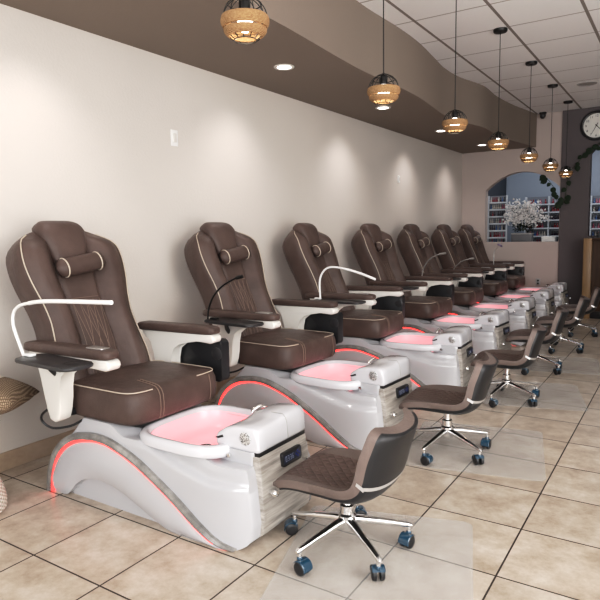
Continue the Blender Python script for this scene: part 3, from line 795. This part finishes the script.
# recessed downlights in the soffit
def make_down():
    t = thing('recessed_downlight', '', 'ceiling light', (0, 0, SO))
    bm = B(); lathe(bm, [(.052, -.001), (.056, -.006), (.074, -.007), (.078, -.001)], 32, cap=False); obj('trim_ring', bm, M['white'], t)
    bm = B(); lathe(bm, [(0, -.001), (.054, -.001), (.052, -.004), (0, -.004)], 32); obj('lens', bm, M['downlight'], t)
    return t
down = make_down()
dl = ['recessed round downlight in the brown soffit, nearest the camera', 'recessed downlight in the soffit, just below the second pendant lamp in view', 'recessed downlight in the soffit, partly hidden by the third pendant', 'recessed downlight in the soffit, nearest the far wall']
DL = [(.53, 3.814), (.50, 5.62), (.49, 7.34), (.545, 8.93)]
for i, (x, y) in enumerate(DL):
    if i == 0: down.location = (x, y, SO); down['label'] = dl[0]; down['group'] = 'recessed downlights in the soffit'
    else: dup(down, dl[i], (x, y, SO), 0, 'recessed downlights in the soffit')
for i, (x, y) in enumerate([(.53, 2.0)] + DL):
    light('soffit_spot', 'SPOT', (x - .06, y, SO - .03), 25 if i else 23, (1, .92, .90), (0, math.radians(14), 0), spot_size=math.radians(112), spot_blend=1.0, shadow_soft_size=.09)

# ------------------------------------------------------------------ small wall and ceiling fittings
def plate(name, loc, rz, lab, kind):
    t = thing(name, lab, 'switch' if kind == 'switch' else 'outlet', loc, rz)
    bm = B(); box(bm, 0, .006, -.035, .035, -.057, .057, .003); obj('cover_plate', bm, M['lampwhite'] if kind == 'switch' else M['grey'], t)
    if kind == 'switch':
        bm = B(); box(bm, .005, .012, -.016, .016, -.032, .032, .003); obj('rocker', bm, M['white'], t)
    else:
        for z in (-.022, .022):
            bm = B(); box(bm, .005, .009, -.015, .015, z - .014, z + .014, .003); obj('socket', bm, M['tray'], t)
    return t
plate('light_switch', (0, 3.171, 1.971), 0, 'white switch plate high on the left wall between the first two chairs', 'switch')
t = thing('wall_sensor', 'narrow white sensor high on the left wall above the fourth chair', 'sensor', (0, 7.14, 1.94))
bm = B(); box(bm, 0, .02, -.02, .02, -.045, .045, .005); obj('housing', bm, M['lampwhite'], t); bm = B(); box(bm, .018, .023, -.01, .01, -.02, .02, .002); obj('lens', bm, M['white'], t)
plate('wall_outlet', (1.22, YB, .458), -PI / 2, 'pale outlet low on the far wall beside the farthest chair', 'outlet')
t = thing('security_camera', 'small black dome camera on the ceiling by the far wall', 'camera', (1.241, 9.63, CE))
bm = B(); lathe(bm, [(.0, -.001), (.05, -.001), (.052, -.02), (.04, -.03), (0, -.03)], 24); obj('mount', bm, M['blackp'], t)
bm = B(); lathe(bm, [(.040, -.028), (.044, -.05), (.036, -.075), (.02, -.09), (0, -.094)], 24); obj('dome', bm, M['tray'], t)
t = thing('ceiling_speaker', 'round flat speaker grille in the ceiling tiles near the far wall', 'speaker', (2.034, 8.087, CE))
bm = B(); lathe(bm, [(.085, -.001), (.09, -.008), (.108, -.008), (.112, -.001)], 32, cap=False); obj('ring', bm, M['grey'], t)
bm = B(); lathe(bm, [(0, -.005), (.088, -.005), (.088, -.001), (0, -.001)], 32); obj('grille', bm, mat('speaker_grille_grey', (.36, .34, .33, 1), .7), t)

# clock
CK = (1.965, YB - .031, 2.742)
t = thing('wall_clock', 'round black framed wall clock on the dark mauve wall', 'clock', CK)
RX = Matrix.Rotation(PI / 2, 4, 'X')
bm = B(); lathe(bm, [(.175, 0), (.205, .002), (.212, .018), (.205, .034), (.19, .04), (.176, .034), (.172, .012)], 48, RX, cap=False); obj('frame', bm, M['blackp'], t)
bm = B(); lathe(bm, [(0, .001), (.178, .001), (.178, .010), (0, .010)], 48, RX); face = obj('clock_face', bm, M['clockface'], t)
for k in range(1, 13):
    a = PI / 2 - k * PI / 6
    cu = bpy.data.curves.new('numeral', 'FONT'); cu.body = str(k); cu.size = .045; cu.align_x = 'CENTER'; cu.align_y = 'CENTER'; cu.extrude = .0006
    tmp = link(bpy.data.objects.new('tmp', cu)); dg = bpy.context.evaluated_depsgraph_get(); me = bpy.data.meshes.new_from_object(tmp.evaluated_get(dg)); bpy.data.objects.remove(tmp)
    me.materials.clear(); me.materials.append(M['ink'])
    o = link(bpy.data.objects.new('numeral', me)); o.parent = face; o.location = (.138 * math.cos(a), -.0112, .138 * math.sin(a)); o.rotation_euler = (PI / 2, 0, 0)
def hand(ang, ln, w, tail, yy):
    bm = B(); prism(bm, [(-w, -tail), (w, -tail), (w * .5, ln), (-w * .5, ln)], 'y', -yy - .002, -yy); bmesh.ops.transform(bm, matrix=Matrix.Rotation(math.radians(ang), 4, 'Y'), verts=bm.verts); return bm
obj('hour_hand', hand(137, .085, .006, .02, .013), M['ink'], t, smooth=False); obj('minute_hand', hand(208, .125, .0045, .04, .016), M['ink'], t, smooth=False)

# trailing vine
t = thing('pothos_vine', 'dark green trailing vine with heart shaped leaves on the mauve wall below the clock', 'plant', (1.6, YB - .06, 2.0))
O3 = Vector((1.6, YB - .06, 2.0))
va = [(2.10, 2.52), (2.02, 2.487), (1.92, 2.427), (1.817, 2.336), (1.728, 2.214), (1.637, 2.105), (1.60, 1.92), (1.575, 1.72), (1.52, 1.60)]
vb = [(1.25, 2.08), (1.305, 2.04), (1.36, 1.98), (1.43, 1.86), (1.475, 1.74), (1.52, 1.66), (1.575, 1.68)]
yv = lambda x, j: YB - .045 - .03 * (.5 + .5 * math.sin(j * 1.7))
bm = B()
ca = cat_rom([(x, yv(x, j), z) for j, (x, z) in enumerate(va)], 6); cb = cat_rom([(x, yv(x, j), z) for j, (x, z) in enumerate(vb)], 6)
for c in (ca, cb): tube(bm, [p - O3 for p in c], .004, 6)
obj('vine_stem', bm, M['stem'], t)
bm = B()
rnd = random.Random(3)
def leaf(p, ang, s):
    sh = [(0, 0), (.35, .12), (.5, .45), (.38, .8), (0, 1.15), (-.38, .8), (-.5, .45), (-.35, .12)]
    c = bm.verts.new(p + Vector((0, -.012 * s / .07, -.45 * s)))
    vs = []
    for (a, b) in sh:
        q = Vector((a * s, -.004 + rnd.uniform(-.006, .002), -b * s)); q = Matrix.Rotation(ang, 3, 'Y') @ q; vs.append(bm.verts.new(p + q))
    c.co = p + Matrix.Rotation(ang, 3, 'Y') @ Vector((0, -.014, -.5 * s))
    for i in range(8): bm.faces.new((c, vs[i], vs[(i + 1) % 8]))
for c, step in ((ca, 3), (cb, 3)):
    for i in range(1, len(c), step):
        leaf(c[i] - O3 + Vector((rnd.uniform(-.03, .03), -.012, rnd.uniform(-.02, .02))), rnd.uniform(-1.2, 1.2), rnd.uniform(.06, .10))
obj('leaves', bm, M['leaf'], t)

# ------------------------------------------------------------------ back room: racks, bottles, flowers
bottle_cols = [mat('bottle_' + n_, c, .2, coat=.5) for n_, c in (('red', (.25, .01, .02, 1)), ('dark', (.03, .015, .03, 1)), ('pink', (.45, .12, .18, 1)), ('blue', (.05, .12, .3, 1)), ('grey', (.3, .3, .33, 1)), ('cream', (.55, .5, .45, 1)))]
bm = B(); lathe(bm, [(0, 0), (.014, 0), (.016, .004), (.016, .030), (.008, .038), (.008, .062), (0, .063)], 10)
me_src = obj('nail_polish_bottle', bm, bottle_cols[0]); BM0 = me_src.data; bpy.data.objects.remove(me_src)
meshes = []
for c in bottle_cols:
    m2 = BM0.copy(); m2.materials.clear(); m2.materials.append(c); meshes.append(m2)
def rack(x0, x1, y, z0, z1, rows, lab, blab, mids=(), depth=.10, per=.042, rz=0, fill=None, sc=1.0):
    ox = (x0 + x1) / 2; t = thing('polish_rack', lab, 'shelf rack', (ox, y, 0), rz); W = (x1 - x0) / 2
    bm = B(); box(bm, -W, W, .0, .012, z0 - .01, z1); obj('back_panel', bm, mat('rack_back', (.20, .21, .24, 1), .5), t, smooth=False)
    for s in (-1,) + tuple(mids) + (1,):
        bm = B(); box(bm, s * W - .012, s * W + .012, -depth, 0, 0 if abs(s) == 1 else z0, z1); obj('upright', bm, M['rack'], t, smooth=False)
    R_ = Matrix.Translation((ox, y, 0)) @ Matrix.Rotation(rz, 4, 'Z')
    for r in range(rows):
        z = z0 + (z1 - z0) * r / rows
        bm = B(); box(bm, -W + .012, W - .012, -depth, 0, z - .012, z); box(bm, -W + .012, W - .012, -depth - .004, -depth, z - .014, z + .012); obj('shelf', bm, M['rack'], t, smooth=False)
        k = int((2 * W - .05) / per); gap = (2 * W - .084) / max(1, k - 1)
        base = rnd.randrange(6)
        for i in range(k):
            if rnd.random() > .9: continue
            xx = -W + .042 + gap * i
            if any(abs(xx - m_ * W) < .036 for m_ in mids): continue
            mi = base if rnd.random() < .55 else rnd.randrange(6)
            o = link(bpy.data.objects.new('nail_polish_bottle', meshes[mi]))
            o.location = R_ @ Vector((xx, -depth * .5, z + .001)); o.scale = (sc, sc, 1.5)
            tag(o, 'small nail polish bottle among many ' + blab, 'bottle', 'nail polish bottles ' + blab)
rack(.20, .50, 10.62, 1.02, 1.86, 7, 'narrow white rack of nail polish at the left end of the arched opening', 'on the narrow rack at the left of the arch', rz=math.radians(12), per=.030, sc=.82)
rack(.62, 1.42, 11.6, 1.0, 1.86, 6, 'wide white rack of nail polish behind the white blossoms', 'on the wide rack behind the blossoms', mids=(0,), per=.041, sc=1.15)
rack(1.70, 2.45, 11.7, 1.12, 1.84, 5, 'white rack of nail polish seen through the right opening, above the wooden counter', 'on the rack through the right opening', per=.041, sc=1.15)
# sideboard with planter and flowers just behind the arch
bm = B(); box(bm, .55, 1.45, 9.98, 10.40, 0, 1.02, .01); 
t = thing('display_counter', 'white low counter behind the arched opening, carrying the planter', 'counter', (1.0, 10.19, 0)); obj('cabinet', bm, M['rack'], t, off=Vector((-1.0, -10.19, 0)))
bm = B(); box(bm, .53, 1.47, 9.96, 10.42, 1.02, 1.045, .006); obj('counter_top', bm, M['white'], t, off=Vector((-1.0, -10.19, 0)))
t = thing('planter_box', 'grey planter box on the counter under the blossoms', 'planter', (.885, 10.1, 1.045))
bm = B(); box(bm, -.16, .16, -.07, .07, 0, .16, .008); obj('box', bm, mat('planter_grey', (.16, .16, .17, 1), .5), t); bm = B(); box(bm, -.165, .165, -.075, .075, .15, .17, .006); obj('rim', bm, M['grey'], t)
t = thing('blossom_arrangement', 'white blossom branches over dark foliage, standing on the grey planter', 'flowers', (.885, 10.1, 1.232))
bm = B()
for sx in (-.08, .09):
    for k in range(70):
        d = Vector((rnd.gauss(0, 1), rnd.gauss(0, 1), rnd.gauss(0, 1))).normalized() * (.085 * rnd.random() ** .3)
        p = Vector((sx, 0, .085)) + d; a = Vector((rnd.uniform(-1, 1), rnd.uniform(-1, 1), rnd.uniform(-.4, 1))).normalized() * .03; b2 = a.cross(Vector((.3, .5, .8))).normalized() * .012
        bm.faces.new([bm.verts.new(q) for q in (p - a, p + b2, p + a, p - b2)])
obj('foliage', bm, mat('near_black_foliage', (.010, .018, .010, 1), .6), t, smooth=False)
bm = B(); tips = []
for k in range(16):
    a = PI * (.08 + .84 * k / 15); L_ = rnd.uniform(.28, .46)
    e = Vector((math.cos(a) * L_ * .85 + .01, rnd.uniform(-.08, .08), .12 + math.sin(a) * L_ * .95)); mid = Vector((e.x * .35, e.y * .4, e.z * .62))
    c = cat_rom([(rnd.uniform(-.05, .05), 0, .02), mid, e], 6); tube(bm, c, .004, 5); tips += c[5:]
obj('branches', bm, M['stem'], t)
bm = B()
for p in tips:
    for j in range(9):
        c = p + Vector((rnd.gauss(0, .028), rnd.gauss(0, .028), rnd.gauss(0, .028)))
        a = Vector((rnd.gauss(0, 1), rnd.gauss(0, 1), rnd.gauss(0, 1))).normalized(); b2 = a.orthogonal().normalized(); c2 = a.cross(b2)
        s = rnd.uniform(.013, .022)
        ctr = bm.verts.new(c - a * .005); ring = [bm.verts.new(c + (b2 * math.cos(q) + c2 * math.sin(q)) * s) for q in [2 * PI * i / 5 for i in range(5)]]
        for i in range(5): bm.faces.new((ctr, ring[i], ring[(i + 1) % 5]))
obj('blossoms', bm, M['blossom'], t, smooth=False)
t = thing('white_box', 'small white box on the counter at the right end of the arch', 'box', (1.30, 10.06, 1.045))
bm = B(); box(bm, -.10, .10, -.06, .06, 0, .10, .004); obj('carton', bm, M['lampwhite'], t); bm = B(); box(bm, -.104, .104, -.064, .064, .085, .115, .004); obj('lid', bm, M['lampwhite'], t)

# tan wooden counter at the far right
t = thing('wooden_counter', 'wooden counter with tan end panel against the dark mauve wall', 'counter', (2.4, 9.42, 0))
OC = Vector((-2.4, -9.42, 0))
bm = B(); box(bm, 1.915, 2.02, 9.18, 9.68, 0, 1.135, .004); obj('end_panel', bm, M['tanwood'], t, off=OC)
bm = B(); box(bm, 2.02, 3.2, 9.26, 9.66, 0, 1.115, .004); obj('front_panel', bm, M['brownwood'], t, off=OC)
bm = B(); box(bm, 2.02, 3.22, 9.185, 9.685, 1.115, 1.14, .004); obj('counter_top', bm, M['brownwood'], t, off=OC)
bm = B(); box(bm, 2.02, 3.2, 9.22, 9.27, 0, .10, .004); obj('kick_board', bm, M['blackp'], t, off=OC)
t = thing('card_terminal', 'small dark device on the wooden counter', 'device', (2.10, 9.4, 1.14))
bm = B(); prism(bm, [(-.06, 0), (.06, 0), (.06, .03), (-.06, .07)], 'x', -.045, .045, .005); obj('body', bm, M['blackp'], t); bm = B(); box(bm, -.03, .03, -.052, -.046, .02, .05, .002); obj('screen', bm, M['display'], t)

# ------------------------------------------------------------------ wicker stool and pillow at the left edge
C0 = (.33, 1.355)
t = thing('wicker_stool', 'white woven hourglass stool at the left edge, under the burlap pillow', 'stool', (C0[0], C0[1], 0))
bm = B(); lathe(bm, [(.170, 0), (.186, .01), (.188, .05), (.175, .11), (.150, .18), (.132, .24), (.135, .29), (.155, .345), (.175, .39), (.180, .41)], 40); obj('woven_body', bm, M['wicker'], t)
bm = B(); lathe(bm, [(0, .408), (.178, .408), (.184, .418), (.178, .43), (0, .432)], 40); obj('woven_top', bm, M['wicker'], t)
t = thing('burlap_pillow', 'brown burlap pillow with a pale stitched band lying on the wicker stool', 'pillow', (C0[0] + .0, C0[1] + .09, .432), math.radians(42))
t.rotation_euler = (Matrix.Rotation(math.radians(-10), 3, 'X') @ Matrix.Rotation(math.radians(42), 3, 'Z')).to_euler(); t.location.z += .016
bm = B(); NP = 22; S = .225
def pil(u_, v__, sg):
    k = max(0, (1 - u_ * u_) * (1 - v__ * v__)) ** .42
    sh = 1 - .07 * (1 - u_ * u_) * abs(v__) ** 3 * 0
    px = S * u_ * (1 - .10 * (1 - abs(v__) ** 2) * abs(u_)); py = S * v__ * (1 - .10 * (1 - abs(u_) ** 2) * abs(v__))
    return Vector((px, py, .096 + sg * .095 * k))
for sg in (-1, 1):
    g_ = [[bm.verts.new(pil(-1 + 2 * i / NP, -1 + 2 * j / NP, sg)) for j in range(NP + 1)] for i in range(NP + 1)]
    for i in range(NP):
        for j in range(NP): bm.faces.new((g_[i][j], g_[i + 1][j], g_[i + 1][j + 1], g_[i][j + 1]))
bmesh.ops.remove_doubles(bm, verts=bm.verts, dist=1e-5)
obj('pillow_cover', bm, M['burlap'], t, ang=80)
bm = B()
for sg in (-1, 1):
    g_ = [[bm.verts.new(pil(.16 + .30 * i / 6, -1 + 2 * j / NP, sg) + Vector((0, 0, sg * .0025))) for j in range(NP + 1)] for i in range(7)]
    for i in range(6):
        for j in range(NP): bm.faces.new((g_[i][j], g_[i + 1][j], g_[i + 1][j + 1], g_[i][j + 1]))
obj('stitched_band', bm, M['wicker'], t, ang=80)

# ------------------------------------------------------------------ light
w = bpy.data.worlds.new('world'); scn.world = w; w.use_nodes = True
w.node_tree.nodes['Background'].inputs[0].default_value = (.93, .96, 1, 1); w.node_tree.nodes['Background'].inputs[1].default_value = .5
def area(name, loc, target, sx, sy, e, col):
    o = light(name, 'AREA', loc, e, col, shape='RECTANGLE', size=sx, size_y=sy)
    d = Vector(target) - Vector(loc); o.rotation_euler = d.to_track_quat('-Z', 'Y').to_euler(); return o
area('storefront_window', (3.6, -2.4, 1.6), (2.0, 4.0, .7), 4.6, 2.3, 190, (.98, .99, 1))
area('side_window', (6.2, 1.2, 1.7), (.8, 2.6, .6), 4.2, 2.2, 190, (1, .99, .97))
area('added_ceiling_fill', (5.2, 2.6, .25), (4.2, 3.6, 3), 2.2, 4.5, 172, (.97, .98, 1))  # unseen fill lamp near the floor, added to brighten the ceiling
area('back_room_light', (1.2, 10.9, 2.9), (1.2, 10.9, 0), 2.5, 1.6, 30, (.86, .93, 1))
for i, y in enumerate(PY): light('pendant_glow', 'POINT', (1.68, y, 1.985), .7, (1, .86, .66), shadow_soft_size=.03)

scn.view_settings.view_transform = 'Standard'
scn.view_settings.look = 'None'
scn.view_settings.exposure = -.12
scn.view_settings.use_curve_mapping = True
cv = scn.view_settings.curve_mapping.curves[3]
cv.points[0].location = (0, 0); cv.points[1].location = (1, 1)
for p in ((.06, .042), (.22, .20), (.55, .60)): cv.points.new(*p)
scn.view_settings.curve_mapping.update()
scn.cycles.use_denoising = True
